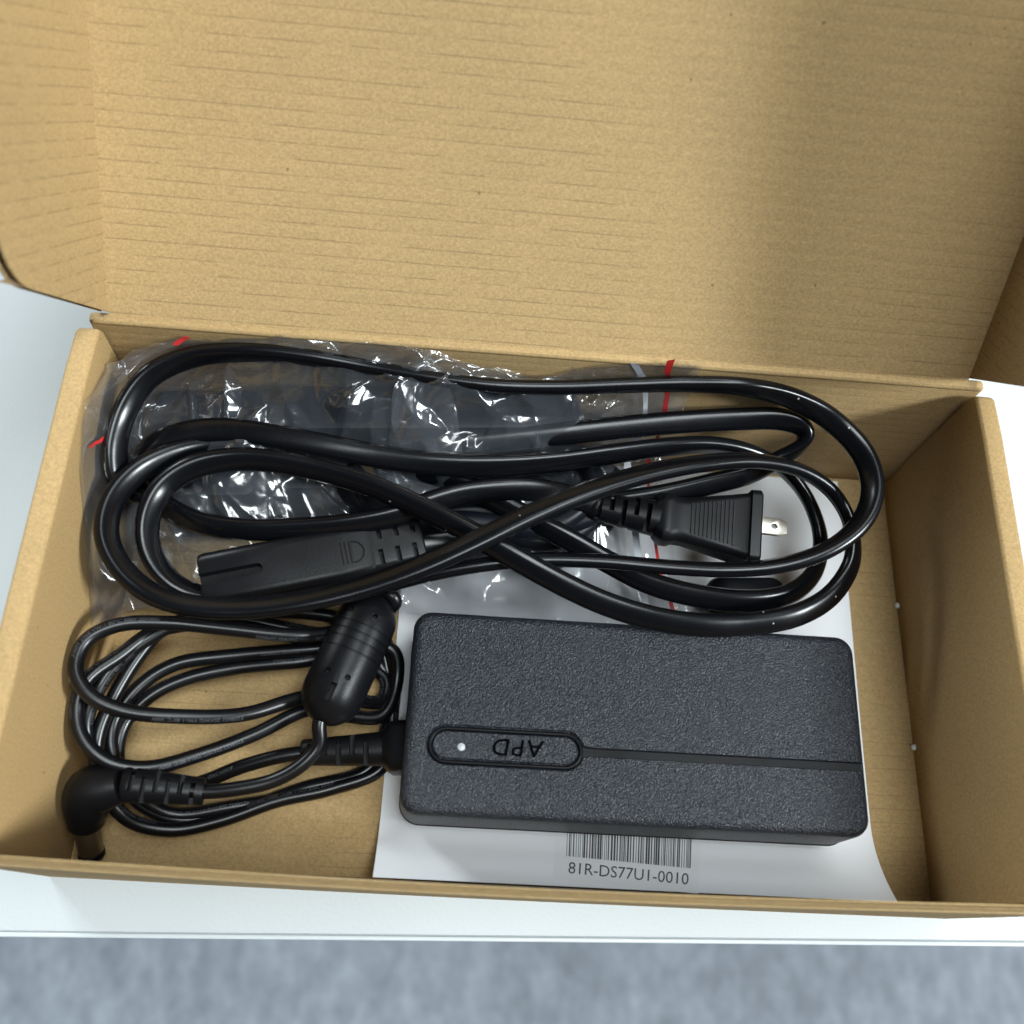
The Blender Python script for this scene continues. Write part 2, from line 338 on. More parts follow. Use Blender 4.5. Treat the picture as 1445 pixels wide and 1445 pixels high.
# front wall: two liners and the fluted medium between them, raw cut edge up
def fbow(x, y, z): return (x, y - 1.7*math.sin(math.pi*x/W)*(0.3 + 0.7*z/H), z)    # the open front wall bulges outwards
def slab(x0, y0, z0, x1, y1, z1, n=40):
    V = []; F = []
    for k in range(n + 1):
        x = x0 + (x1-x0)*k/n; V += [fbow(x, y0, z0), fbow(x, y1, z0), fbow(x, y1, z1), fbow(x, y0, z1)]
        if k: a = 4*(k-1); F += [(a+i, a+(i+1) % 4, a+4+(i+1) % 4, a+4+i) for i in range(4)]
    F += [(0, 3, 2, 1), (4*n, 4*n+1, 4*n+2, 4*n+3)]; return V, F
fw = link('front_wall', setflute(fixn(mesh(*join([slab(0.4, 0.0, 0.0, W-0.4, 0.3, H-0.1), slab(0.4, 0.72, 0.4, W-0.4, 0.95, H+0.1), slab(0.4, 1.42, 0.4, W-0.4, 1.75, H-0.05)]))), lambda c: c.z), M['card'], box)
def wavy_edge(y0, y1, ztop, amp):
    n = 240; V = []; F = []
    for k in range(n + 1):
        x = 0.8 + (W-1.6)*k/n; zz = ztop + amp*noise.noise(Vector((x*0.15, y0*3, 0.3))) + 0.5*amp*noise.noise(Vector((x*0.9, y0, 2))); dy = 0.12*noise.noise(Vector((x*0.2, 5, y0)))
        V += [fbow(x, y0+dy, zz-6), fbow(x, y0+dy, zz), fbow(x, y1+dy, zz), fbow(x, y1+dy, zz-6)]
        if k: a = 4*(k-1); F += [(a, a+1, a+5, a+4), (a+1, a+2, a+6, a+5), (a+2, a+3, a+7, a+6)]
    return mesh(V, F)
link('fluted_edge', wavy_edge(0.28, 0.74, H-2.6, 0.3), M['flute'], fw)
link('fluted_edge', wavy_edge(0.93, 1.44, H-2.2, 0.3), M['flute'], fw)
link('cut_edge', setflute(wavy_edge(0.46, 0.54, H-1.0, 0.4), lambda c: 0), M['card_edge'], fw)
link('cut_edge', setflute(wavy_edge(1.14, 1.23, H-0.9, 0.4), lambda c: 0), M['card_edge'], fw)
# white plugs stand in for light through the slots at the right wall's foot
for px, py in ((1270, 855), (1296, 1055)):
    q = at(px, py, ZF + 0.8); me = mesh(*xloft([(-0.9, 1.2, 0.9, 0.4), (-0.5, 1.7, 1.5, 0.6), (0.9, 1.7, 1.5, 0.6)], 4)); me.transform(Matrix.Translation(Vector((XI1 - 0.1, q[1], ZF + 0.9)) * MM))
    link('slot_light_plug', me, M['sticker'], box, 60)
# lid: slightly twisted panel hinged on the back wall
XL, XR, LT = 7.5, W - 7.0, 3.0
def lid_dir(u):
    a = math.radians(45.5 + (57 - 45.5) * u); return np.array([0, math.cos(a), math.sin(a)]), np.array([0, -math.sin(a), math.cos(a)])
def lid_pt(u, s, off=0.0):
    d, n = lid_dir(u); r = 2.2; base = np.array([XL + (XR - XL)*u, D - 1.0, H - 0.5])
    bow = 1.2*math.sin(math.pi*u)*min(1, s/40) ; return base + d*s + n*(off - bow)
def panel(fn, nu, ns, us, ss, t):            # two sided slab from a surface function fn(u,s,off)
    V = []; F = []
    for off in (0, -t):
        for j in range(ns + 1):
            for i in range(nu + 1): V.append(fn(us(i/nu), ss(j/ns), off))
    K = (nu+1)*(ns+1); idx = lambda i, j, k: k*K + j*(nu+1) + i
    for j in range(ns):
        for i in range(nu):
            F.append((idx(i,j,0), idx(i+1,j,0), idx(i+1,j+1,0), idx(i,j+1,0))); F.append((idx(i,j,1), idx(i,j+1,1), idx(i+1,j+1,1), idx(i+1,j,1)))
    for j in range(ns):
        for i, s in ((0, 1), (nu, -1)):
            f = (idx(i,j,0), idx(i,j+1,0), idx(i,j+1,1), idx(i,j,1)); F.append(f if s > 0 else f[::-1])
    for i in range(nu):
        for j, s in ((0, -1), (ns, 1)):
            f = (idx(i,j,0), idx(i+1,j,0), idx(i+1,j,1), idx(i,j,1)); F.append(f[::-1] if s < 0 else f)
    return V, F
V, F = panel(lid_pt, 40, 40, lambda u: u, lambda s: s*130, LT); me = fixn(mesh(V, F))
lid = link('lid', setflute(me, lambda c: math.hypot(c.y - D + 1.0, c.z - H + 0.5) + 0.9), M['card'], box, 40)
# hinge roll between back wall and lid
V = []; F = []; NU = 60
for k in range(7):
    a = math.radians(-100 + 150*k/6)
    for i in range(NU + 1):
        x = 4.0 + (W - 8.0)*i/NU; V.append((x, D - 1.9 - 1.35*math.cos(a) + 0.06*noise.noise(Vector((x*0.2, k, 0))), H - 0.9 + 1.15*math.sin(a)))
for k in range(6):
    for i in range(NU): a = k*(NU+1)+i; F.append((a, a+1, a+NU+2, a+NU+1))
link('hinge_fold', setflute(mesh(V, F), lambda c: 1000), M['card'], lid, 180)
# side flaps of the lid with a rounded, slanted lower corner; liner, flutes, liner
def side_flap(u, sgn, wmax, bdeg, slope):
    d, n = lid_dir(u); ex = np.array([sgn, 0, 0]); b = math.radians(bdeg); e = math.cos(b)*ex + math.sin(b)*n; nn = np.cross(d, e)*sgn
    org = lid_pt(u, 0)
    rad = 11.0; w_in = -1.2
    out = [(w_in, 0.6)]
    s_out = 0.6 + slope*wmax
    # polygon (w, s): lower slanted edge, rounded corner, outer edge, top
    for k in range(9):
        a = math.radians(90*k/8); out.append((wmax - rad + rad*math.sin(a), s_out + (rad*(1-math.cos(a))) - slope*rad*(1-math.sin(a))*0.9))
    out += [(wmax, 128), (w_in, 128)]
    parts = []
    for t0, t1 in ((0.0, 0.5), (2.3, 2.8)):
        m = len(out); bulge = lambda w_, s_: 1.2*math.sin(math.pi*min(1, w_/wmax))
        lo = [org + e*w_ + d*s_ + nn*(t0) for w_, s_ in out]; hi = [org + e*w_ + d*s_ + nn*(t1) for w_, s_ in out]
        parts.append((lo + hi, [tuple(range(m-1, -1, -1)), tuple(range(m, 2*m))] + [(i, (i+1) % m, m+(i+1) % m, m+i) for i in range(m)]))
    V, F = join(parts); me = fixn(mesh(V, F))
    og = Vector(org); dd = Vector(d)
    fo = link('side_flap', setflute(me, lambda c: (c - og).dot(dd)), M['card'], lid)
    # corrugated medium, cut flush with the outer edge
    V = []; F = []; ns = 340
    for k in range(ns + 1):
        s_ = 3 + 124*k/ns; t = 1.4 + 0.85*math.sin(2*math.pi*s_/3.7)
        # outer limit of the flap at this s
        wl = wmax - 0.3
        if s_ < s_out + rad: q = max(0.0, min(1, (s_out + rad - s_)/rad)); wl = wmax - rad + rad*math.sqrt(max(0, 1 - q*q)) - 0.3
        if s_ < s_out: wl = max(2.0, (s_ - 0.6)/slope - 1.0)
        V += [org + e*1.0 + d*s_ + nn*t, org + e*max(1.5, min(wl, wmax-0.3)) + d*s_ + nn*t]
        if k: a = 2*(k-1); F.append((a, a+1, a+3, a+2))
    link('fluted_medium', mesh(V, F), M['flute'], lid, 180)
side_flap(0.0, -1, 48, 86, 0.32)
side_flap(1.0, 1, 51, 86, 0.40)

# ------------------------------------------------------------------ white leaflet with barcode sticker
PX0, PX1, PY1 = 84.5, 219.3, 128.0
def pz(y, x=150): return ZF + 0.9 + (12.0*((24 - y)/21)**2 if y < 24 else 0.0) + 0.25*math.sin(x*0.07 + y*0.05)
NXp, NYp = 44, 60; V = []; F = []
for j in range(NYp + 1):
    y = 2.9 + (PY1 - 2.9)*(j/NYp)**1.4
    for i in range(NXp + 1): x = PX0 + (PX1 - PX0)*i/NXp; V.append((x, y, pz(y, x)))
for j in range(NYp):
    for i in range(NXp): a = j*(NXp+1)+i; F.append((a, a+1, a+NXp+2, a+NXp+1))
n0 = len(V); V += [(x, y, z - 0.7) for x, y, z in V]; F += [tuple(n0 + i for i in f[::-1]) for f in F]
rim = [i for i in range(NXp+1)] + [j*(NXp+1)+NXp for j in range(1, NYp+1)] + [NYp*(NXp+1)+i for i in range(NXp-1, -1, -1)] + [j*(NXp+1) for j in range(NYp-1, 0, -1)]
F += [(rim[k], n0+rim[k], n0+rim[(k+1) % len(rim)], rim[(k+1) % len(rim)]) for k in range(len(rim))]
leaf = empty('leaflet', (150, 66, ZF)); tag(leaf, 'white paper leaflet lying on the box floor under the black adapter, with barcode sticker', 'leaflet')
link('sheet', mesh(V, F), M['paper'], leaf, 60)
def on_paper(px, py, lift):                  # photo point on the curved sheet
    z = 6.0
    for _ in range(30): p = at(px, py, z); z = 0.5*z + 0.5*pz(p[1], p[0])
    p = at(px, py, z); return np.array([p[0], p[1], pz(p[1], p[0]) + lift])
def paper_quad(a, b, c, d, lift, nu=1, nv=6):    # photo corners a b (top) c d (bottom)
    V = []; F = []
    for j in range(nv + 1):
        for i in range(nu + 1):
            l = np.array(a)*(1-j/nv) + np.array(d)*j/nv; r = np.array(b)*(1-j/nv) + np.array(c)*j/nv; q = l*(1-i/nu) + r*i/nu
            V.append(on_paper(q[0], q[1], lift))
    for j in range(nv):
        for i in range(nu): k = j*(nu+1)+i; F.append((k, k+nu+1, k+nu+2, k+1))
    return V, F
stk = link('barcode_sticker', mesh(*paper_quad((786, 1146), (990, 1166), (985, 1261), (781, 1241), 0.12, 10, 10)), M['sticker'], leaf, 180)
stk['label'] = 'white sticker printed with a barcode and 81R-DS77U1-0010'
bars = []; x = 0.0; rb = random.Random(3)
while x < 0.99:
    bw = rb.choice((1, 1, 1, 2, 2, 3)) / 215.0; gp = rb.choice((1, 1, 2, 2, 3)) / 215.0
    if x + bw < 1.0:
        f = lambda u, v: (801 + 176*u + (-2)*v, (1150 + 17.5*u) + 58*v)
        bars.append(paper_quad(f(x, 0), f(x+bw, 0), f(x+bw, 1), f(x, 1), 0.17, 1, 6))
    x += bw + gp
link('barcode', mesh(*join(bars)), M['ink'], stk)
V, F = textmesh('81R-DS77U1-0010', 1.0); wt = V[:, 0].max(); ht = V[:, 1].max()
V = [on_paper(801 + 170*vx/wt + 1.0*vy/ht, 1232.0 + 16.5*vx/wt - 16.0*vy/ht, 0.17) for vx, vy, vz in V]
link('printed_number', mesh(V, F), M['ink'], stk)

# ------------------------------------------------------------------ power adapter with its thin output cable
AZ0, AZ1 = ZF + 1.8, 33.0
c4 = [at(*u, AZ1) for u in ((588, 856), (1206, 906), (1226, 1172), (566, 1152))]
ctr = sum(c4) / 4; ax = (c4[1] - c4[0]) + (c4[2] - c4[3]); ax[2] = 0
AF = Frame((ctr[0], ctr[1], 0), ax)
AL = 0.5*(np.linalg.norm(c4[1]-c4[0]) + np.linalg.norm(c4[2]-c4[3])) + 0.6; AW = 0.5*(np.linalg.norm(c4[3]-c4[0]) + np.linalg.norm(c4[2]-c4[1])) + 0.6
adp = empty('power_adapter', (ctr[0], ctr[1], AZ0)); tag(adp, 'black textured laptop power adapter with raised APD lettering, lying on white leaflet', 'power adapter')
def shell(levels, r0, n=10):
    rings = [[AF(x, y, z) for x, y in rr(AL + 2*ex, AW + 2*ex, max(r0 + ex, 1.0), n)] for ex, z in levels]; return loft(rings)
me = fixn(mesh(*shell([(-1.6, AZ0), (-0.5, AZ0+0.9), (0.9, AZ0+8.5), (0.95, AZ0+9.4), (0.5, AZ0+9.6)], 4.5)))
lower = link('lower_case', me, M['mould'], adp, 40)
lv = [(0.35, AZ0+9.2), (0.75, AZ0+9.9), (0.25, AZ1-2.6)] + [(0.2 - 2.6*(1-math.cos(math.radians(a))), AZ1-2.6+2.6*math.sin(math.radians(a))) for a in (15, 30, 45, 60, 75, 90)] + [(-2.6, AZ1), (-3.4, AZ1)]
up = fixn(mesh(*shell(lv, 4.5)))
# pill outline groove and long line groove, in adapter coordinates
def loc(px, py): p = at(px, py, AZ1) - AF.o; return np.array([p @ AF.x, p @ AF.y])
pl = loc(630, 1048); pr = loc(797, 1062); mid = (pl[1] + pr[1])/2; PR = 4.1
def tube2(path, r, zc, closed):
    rings = []; n = len(path)
    for i in range(n):
        a = path[(i-1) % n] if (closed or i) else path[0]; b = path[(i+1) % n] if (closed or i < n-1) else path[-1]
        t = b - a; t /= np.linalg.norm(t); s = np.array([-t[1], t[0]])
        rings.append([AF(path[i][0] + s[0]*u*1.0, path[i][1] + s[1]*u, zc + v) for u, v in circ(r, 10)])
    return loft(rings, cap=not closed, closed=closed)
pill = [np.array([pr[0] + PR*math.cos(math.radians(a)), mid + PR*math.sin(math.radians(a))]) for a in range(-90, 91, 10)] + [np.array([pl[0] + PR*math.cos(math.radians(a)), mid + PR*math.sin(math.radians(a))]) for a in range(90, 271, 10)]
cuts = [tube2(pill, 0.95, AZ1 - 0.05, True)]
x0 = pr[0] + PR + 0.1; g = []
for q, hw in ((-0.3, 2.0), (0.7, 1.25), (2.2, 1.05), (4.0, 1.0), (AL/2 - x0 + 2, 1.0)):
    g.append([AF(x0 + q, mid - hw, AZ1 - 1.2), AF(x0 + q, mid + hw, AZ1 - 1.2), AF(x0 + q, mid + hw + 0.35, AZ1 + 1), AF(x0 + q, mid - hw - 0.35, AZ1 + 1)])
cuts.append(loft(g))
up = cut(up, cuts)
top = link('upper_case', up, M['shell'], adp, 32)
link('groove_shade_strip', fixn(mesh(*loft([[AF(x0 + q, mid - hw, AZ1 - 1.6), AF(x0 + q, mid + hw, AZ1 - 1.6), AF(x0 + q, mid + hw, AZ1 - 0.85), AF(x0 + q, mid - hw, AZ1 - 0.85)] for q, hw in ((0.1, 1.6), (0.7, 1.15), (2.2, 0.98), (4.0, 0.92), (AL/2 - x0 - 0.9, 0.92))]))), M['gloss'], top, 30)  # dark strip added as groove shade, the open floor lit up like the case
link('groove_ring', fixn(mesh(*tube2(pill, 0.55, AZ1 - 0.62, True))), M['gloss'], top, 60)
V, F = textmesh('APD', 6.2, 0.12, 0.0, 1.15, bold=0.04); wt = V[:, 0].max(); ht = V[:, 1].max()
a0 = loc(768, 1047); a1 = loc(694, 1071)
V2, F2 = [], []
for zz in (AZ1 + 0.18,):
    V2 += [AF(a0[0] + (a1[0]-a0[0])*vx/wt, mid + 2.05 - 4.1*vy/ht, zz) for vx, vy, vz in V]; F2 += F
link('logo_letters', mesh(V2, F2), M['letter'], top)
V2 = [AF(a0[0] + (a1[0]-a0[0])*vx/wt, mid + 2.05 - 4.1*vy/ht + 0.0, AZ1 + 0.16) for vx, vy, vz in V]
lp = loc(651, 1054); me = mesh(*loft([[AF(lp[0]+u, lp[1]+v, z) for u, v in circ(r, 18)] for r, z in ((0.95, AZ1-0.4), (0.95, AZ1+0.05), (0.75, AZ1+0.16))])); link('indicator_light', fixn(me), M['led'], top, 50)
# strain relief on the left end
SZ = AZ0 + 12.0
s0 = at(556, 1056, SZ); s1 = at(425, 1062, SZ); SF = Frame(s0, s1 - s0); SL = np.linalg.norm(s1 - s0)
link('cable_flange', fixn(mesh(*SF.geo(xloft([(-4.5, 13.5, 13, 3), (0.4, 13.0, 12.6, 3), (1.6, 11.6, 11, 3), (2.6, 9.6, 9.4, 3), (3.0, 9.2, 9.0, 3)])))), M['mould'], adp, 40)
def relief(F_, x0, x1, d0, d1, nslot, M_, name, parent, hd=None, flat=1.0, first=2.5, arc=0.62):
    me = fixn(mesh(*F_.geo(xloft([(x0, d0, d0*flat, d0*0.45), (x1-0.6, d1, d1*flat, d1*0.45), (x1, d1-0.9, (d1-0.9)*flat, d1*0.4)], 5))))
    cs = []; pitch = (x1 - x0 - first - 1.0)/nslot
    for k in range(nslot):
        xx = x0 + first + pitch*(k+0.5); dd = d0 + (d1-d0)*(xx-x0)/(x1-x0); hw = pitch*0.2
        for sg in ((1,) if k % 2 == 0 else (-1,)):
            lo, hi = (-0.22*dd, dd) if sg > 0 else (-dd, 0.22*dd)
            cs.append(F_.geo(boxg((xx-hw, lo, dd*flat*0.06), (xx+hw, hi, dd)))); cs.append(F_.geo(boxg((xx-hw+pitch*0.5, -hi, -dd), (xx+hw+pitch*0.5, -lo, -dd*flat*0.06))))
    try: me2 = cut(me, cs)
    except Exception: me2 = me
    return link(name, me2, M_, parent, 40)
relief(SF, 2.8, SL, 8.8, 6.6, 5, M['mould'], 'strain_relief', adp)

# thin cable: loops left of the adapter, ferrite bead, right-angle plug
DCR = 1.88
def trace(pts, r, prof_cols=0): return [list(atc(q[0], q[1], q[2], r)) + (list(q[3:]) if len(q) > 3 else []) for q in pts]
FB0, FB1 = at(533, 842, 26), at(452, 1018, 26)               # bead ends
dc_pts = [
 (440,1061,16),(400,1066,16),(340,1082,15),(270,1108,13),(195,1110,15),(140,1075,20),(121,1025,24),(132,985,26),(165,935,27),(222,893,26),(285,866,24),(380,862,20),(470,870,16),(535,893,12),(556,940,9),(553,1010,6.5),(540,1082,5.5),(470,1112,5.5),
 (390,1130,6),(310,1158,7),(240,1171,9),(180,1156,13),(140,1100,19),(138,1040,22),(160,985,23),(200,920,23),(236,884,22),(330,874,18),(440,893,14),(530,905,10),(548,960,7),(545,1030,5.5),(520,1085,5),(430,1112,5),
 (340,1142,5),(250,1156,7),(188,1125,11),(166,1075,15),(174,1025,16),(208,985,16),(256,960,15),(330,943,13),(420,934,12),(520,925,9),(550,965,7),(548,1035,5),(525,1090,4.5),(440,1118,4.5),
 (330,1138,6),(240,1148,8),(185,1110,13),(158,1062,17),(160,1020,18),(195,970,18),(245,938,17),(330,925,15),(440,916,14),(520,910,13),(556,918,12),(560,960,9),(540,1010,9),(490,1010,12),
 (440,1000,14),(360,1036,16),(285,1064,18),(205,1084,22),(150,1074,25),(115,1040,27),(109,1000,28),(125,965,28),(165,940,25),(205,980,20),(185,1010,18),(200,990,17),(240,962,16),(310,944,15),(400,928,13),(480,930,10),(548,900,12),(566,872,16),
]
# a simpler, tidy middle section replaces the tight turn above
dc_pts = dc_pts[:62] + [(440,1000,15),(360,1036,17),(285,1064,19),(205,1084,23),(150,1074,26),(115,1040,28),(108,1000,29),(122,960,30),(170,925,28),(216,892,26),(290,880,22),(390,893,16),(480,920,10),(545,960,8),(538,990,9),(490,985,14),
 (430,984,20),(345,1008,26),(255,1011,31),(170,1002,34),(125,980,36),(106,945,37),(120,905,37),(165,882,36),(235,879,34),(320,887,31),(410,896,27),(480,890,22),(530,868,22),(560,850,26),(552,838,28)]
P1 = trace(dc_pts, DCR + 0.6)
bead_dir = (FB1 - FB0)/np.linalg.norm(FB1 - FB0)
P1 += [list(FB0 - bead_dir*1.0), list((FB0 + FB1)/2), list(FB1 + bead_dir*1.0)]
P2 = trace([(452,1048,24),(425,1080,23),(385,1102,22),(335,1113,22),(292,1117,22)], DCR)
CB = at(285, 1117, 22); CA = at(168, 1106, 24)
C_dc = smooth(spline(P1 + P2 + [list(CA*0.25 + CB*0.75)], 0.8), 6)
dco = link('output_cable', fixn(mesh(*sweep(C_dc, circ(DCR, 14)))), M['dc'], adp, 180)
Ldc = np.linalg.norm(np.diff(C_dc[:, :3], axis=0), axis=1).sum(); tx = []; q = 20.0; k = 0
words = ['AWM 2468 VW-1 80°C 300V 20AWG', 'E258652 20AWG VW-1 80°C 300V']
while q < Ldc - 60:
    tx.append(wraptext(C_dc, q, words[k % 2], 1.45, DCR, 0.1 + 0.9*math.sin(k*1.7), 1)); q += 47; k += 1
link('cable_print', mesh(*join(tx)), M['print'], dco)
# ferrite bead
BF = Frame(FB0, FB1 - FB0); BL = np.linalg.norm(FB1 - FB0)
prof = [(0, 2.2), (0.4, 3.4), (2.2, 5.6), (4.5, 7.3), (6.5, 8.0), (9.4, 8.15)]
for gx in (10.2, 12.4, 14.6, 17.4): prof += [(gx, 8.2), (gx+0.15, 8.0), (gx+0.4, 8.0), (gx+0.55, 8.2)]
prof += [(BL-8, 8.1), (BL-5.0, 7.7), (BL-2.6, 6.4), (BL-0.8, 4.4), (BL-0.1, 3.2), (BL+0.2, 2.2)]
me = fixn(mesh(*loft([[BF(x, u, v) for u, v in circ(r, 32)] for x, r in prof])))
def cyl_up(F_, x, y, r, z0, z1): return F_.geo(loft([[(x+u, y+v, z) for u, v in circ(r, 12)] for z in (z0, z1)]))
cs = [cyl_up(BF, 7.2, 2.9, 0.75, 5, 12), cyl_up(BF, 7.6, -3.8, 0.75, 5, 12), cyl_up(BF, BL-11.5, 3.0, 0.75, 5, 12), cyl_up(BF, BL-11.3, -2.4, 0.75, 5, 12), BF.geo(boxg((BL-9, -0.2, 5.6), (BL-4.5, 1.4, 12)))]
bead = link('ferrite_bead', cut(me, cs), M['mould'], adp, 40)
# right-angle barrel plug
CF = Frame(CB, CA - CB); CL = np.linalg.norm(CA - CB)
relief(CF, -0.5, CL-1, 6.6, 8.8, 6, M['mould'], 'plug_strain_relief', adp, first=1.0)
E1 = at(128, 1117, 22); E2 = at(122, 1170, 15)
pp = spline([list(CA + (CB-CA)*0.04)+[0], list(CA*0.55+E1*0.45)+[0], list(E1)+[0], list(E1*0.45+E2*0.55+np.array([-0.6,0,0]))+[0], list(E2)+[0]], 0.8)
T = np.gradient(pp[:, :3], axis=0); T /= np.linalg.norm(T, axis=1)[:, None]; rings = []
upv = np.array([0, 0, 1.0]); nP = len(pp)
for i in range(nP):
    s = np.cross(T[i], upv); s /= np.linalg.norm(s); u2 = np.cross(s, T[i]); f = i/(nP-1)
    rad = (4.5 + 1.6*math.sin(math.pi*min(1, f*1.15))) * (1 if f < 0.9 else 1 - 0.35*((f-0.9)/0.1)**2)
    rings.append([pp[i, :3] + rad*(a*s + b*u2) for a, b in circ(1, 24)])
elbow = link('plug_elbow', fixn(mesh(*loft(rings))), M['mould'], adp, 50)
E3 = at(131, 1212, 9.5); QF = Frame(E2, E3 - E2)
BLn = np.linalg.norm(E3 - E2)
link('barrel_tip', fixn(mesh(*QF.geo(loft([[(x, u, v) for u, v in circ(r, 24)] for x, r in ((-1, 3.1), (BLn-0.6, 3.1), (BLn, 2.7), (BLn, 1.7), (BLn-4, 1.6))], cap=False)))), M['barrel'], adp, 40)
link('barrel_ring', fixn(mesh(*QF.geo(loft([[(x, u, v) for u, v in circ(r, 24)] for x, r in ((BLn-2.2, 3.12), (BLn-2.1, 3.25), (BLn-0.9, 3.25), (BLn-0.8, 3.12))], cap=False)))), M['gloss'], adp, 40)

# ------------------------------------------------------------------ power cord: plug, flat two-core cable, appliance connector
cord = empty('coiled_power_lead', (120, 95, 36)); tag(cord, 'black flat power cord coiled in loops, lying on the clear bags behind the adapter', 'power cord')
PZ = 34.0
p0 = at(836, 714, PZ); p1 = at(928, 732, PZ); p2 = at(1066, 750, PZ); PF = Frame(p1, p2 - p1, (0.0, -0.12, 1)); RF = Frame(p1, p0 - p1)
PL = np.linalg.norm(p2 - p1); RL = np.linalg.norm(p0 - p1)
cord_pts = [  # photo x, y, height, twist
 (862,720,34,20),(818,705,37,25),(770,693,40,30),(727,690,41,35),(665,695,41,40),(616,707,41,40),(560,727,40,50),(490,740,39,60),(420,746,38,60),(345,747,37,60),(280,737,36,55),(230,712,35,45),(196,680,35,40),(190,652,37,40),
 (215,627,41,10),(255,612,43,-8),(310,606,44,-14),(380,614,45,-16),(450,627,45,-20),(530,643,44,-28),(610,654,44,-38),(690,657,44,-50),(780,652,44,-62),(870,640,44,-70),(950,630,43,-80),(1010,628,41,-95),(1060,638,38,-105),
 (1105,662,33,-110),(1140,705,28,-120),(1158,760,24,-125),(1150,806,24,-125),(1115,838,26,-130),(1060,848,28,-135),(990,842,30,-140),(920,824,32,-140),(860,794,34,-135),(800,760,36,-130),
 (740,728,37,-130),(680,696,38,-130),(620,671,38,-130),(550,655,37,-130),(460,640,36,-135),(370,632,37,-135),(300,630,40,-135),(245,641,43,-130),(195,665,45,-130),(160,705,46,-130),
 (150,755,46,-135),(172,803,45,-140),(215,838,44,-145),(280,856,44,-150),(350,858,44,-150),(430,848,45,-150),(510,829,46,-152),(590,801,48,-155),(670,765,50,-158),(750,726,51,-158),
 (830,693,51,-155),(910,669,50,-148),(990,654,49,-140),(1065,650,47,-130),(1130,664,44,-120),(1175,695,40,-115),(1200,740,36,-120),(1203,790,33,-130),(1175,838,32,-138),(1125,868,33,-142),
 (1060,880,34,-145),(990,882,36,-145),(920,872,38,-145),(850,850,40,-145),(790,822,42,-142),(730,789,44,-138),(665,752,45,-130),(600,719,45,-125),(530,688,45,-122),(460,666,45,-122),
 (395,652,45,-125),(330,648,45,-128),(270,660,45,-132),(228,690,44,-135),(208,735,43,-135),(215,785,40,-135),(250,826,36,-135),(320,846,33,-135),(420,846,32,-130),(520,832,33,-120),
 (600,812,36,-110),(680,797,38,-112),(760,790,39,-114),(850,792,40,-116),(940,800,41,-116),(1030,804,43,-118),(1110,796,45,-122),(1175,772,46,-120),(1217,735,47,-128),(1232,690,48,-132),
 (1218,640,49,-132),(1175,594,51,-128),(1120,563,54,-105),(1050,546,56,-88),(970,542,57,-76),(880,544,57,-70),(790,547,56,-68),(700,545,56,-68),(610,534,56,-70),(520,519,56,-74),
 (430,504,56,-80),(340,497,56,-90),(270,504,55,-105),(212,530,53,-122),(176,580,50,-134),(162,635,47,-135),(172,685,42,-135),(200,700,36,-135),(235,675,33,-160),(290,650,33,-175),
 (370,645,33,-185),(460,642,34,-195),(530,634,36,-205),(600,630,38,-210),(690,622,40,-210),(790,612,42,-210),(880,603,43,-210),(970,595,44,-210),(1050,591,45,-216),(1098,591,46,-228),(1128,599,46,-248),(1138,614,44,-266),(1127,632,41,-278),(1100,648,38,-288),(1060,668,36,-300),(1000,684,35,-310),(930,700,34,-315),(850,712,32,-320),(760,735,31,-325),(690,752,31,-330),(640,762,32,-340),
 (585,768,33,-352)]
C_c = smooth(spline(trace(cord_pts, 3.3), 1.0), 5)
cb = link('flat_cable', fixn(mesh(*sweep(C_c, superell(6.4, 3.95, 2.5, 26)))), M['cord'], cord, 60)
def embossed(px, py, s, size, dirn=1):
    P = np.array([[722.5 + FPX*((RM @ (q[:3]-CAM))[0]/(RM @ (q[:3]-CAM))[2]), 722.5 + FPX*((RM @ (q[:3]-CAM))[1]/(RM @ (q[:3]-CAM))[2])] for q in C_c])
    d = np.hypot(P[:, 0]-px, P[:, 1]-py); top_ = np.where(d < d.min() + 6)[0]; i = top_[np.argmax(C_c[top_, 2])]
    T, S, U = frames(C_c); L = np.concatenate([[0], np.cumsum(np.linalg.norm(np.diff(C_c[:, :3], axis=0), axis=1))])
    V, F = textmesh(s, size, 0, 0.03, 1.25); out = []
    fl = -1 if P[min(i+5, len(P)-1), 0] < P[i, 0] else 1
    for x, y, z in V:
        qq = L[i] + fl*x; k = min(max(int(np.searchsorted(L, qq)), 0), len(C_c)-1); a = math.radians(C_c[k, 3])
        A = math.cos(a)*S[k] + math.sin(a)*U[k]; B = -math.sin(a)*S[k] + math.cos(a)*U[k]
        t = (qq - L[k]); out.append(C_c[k, :3] + T[k]*t - fl*A*(y - size*0.35) + B*(1.95 + 0.04 + z))
    return out, F
link('embossed_marking', mesh(*embossed(625, 705, 'E-2468-5-', 2.0)), M['cord'], cb)
link('embossed_marking', mesh(*embossed(300, 606, '81 E LS-7', 2.0)), M['cord'], cb)
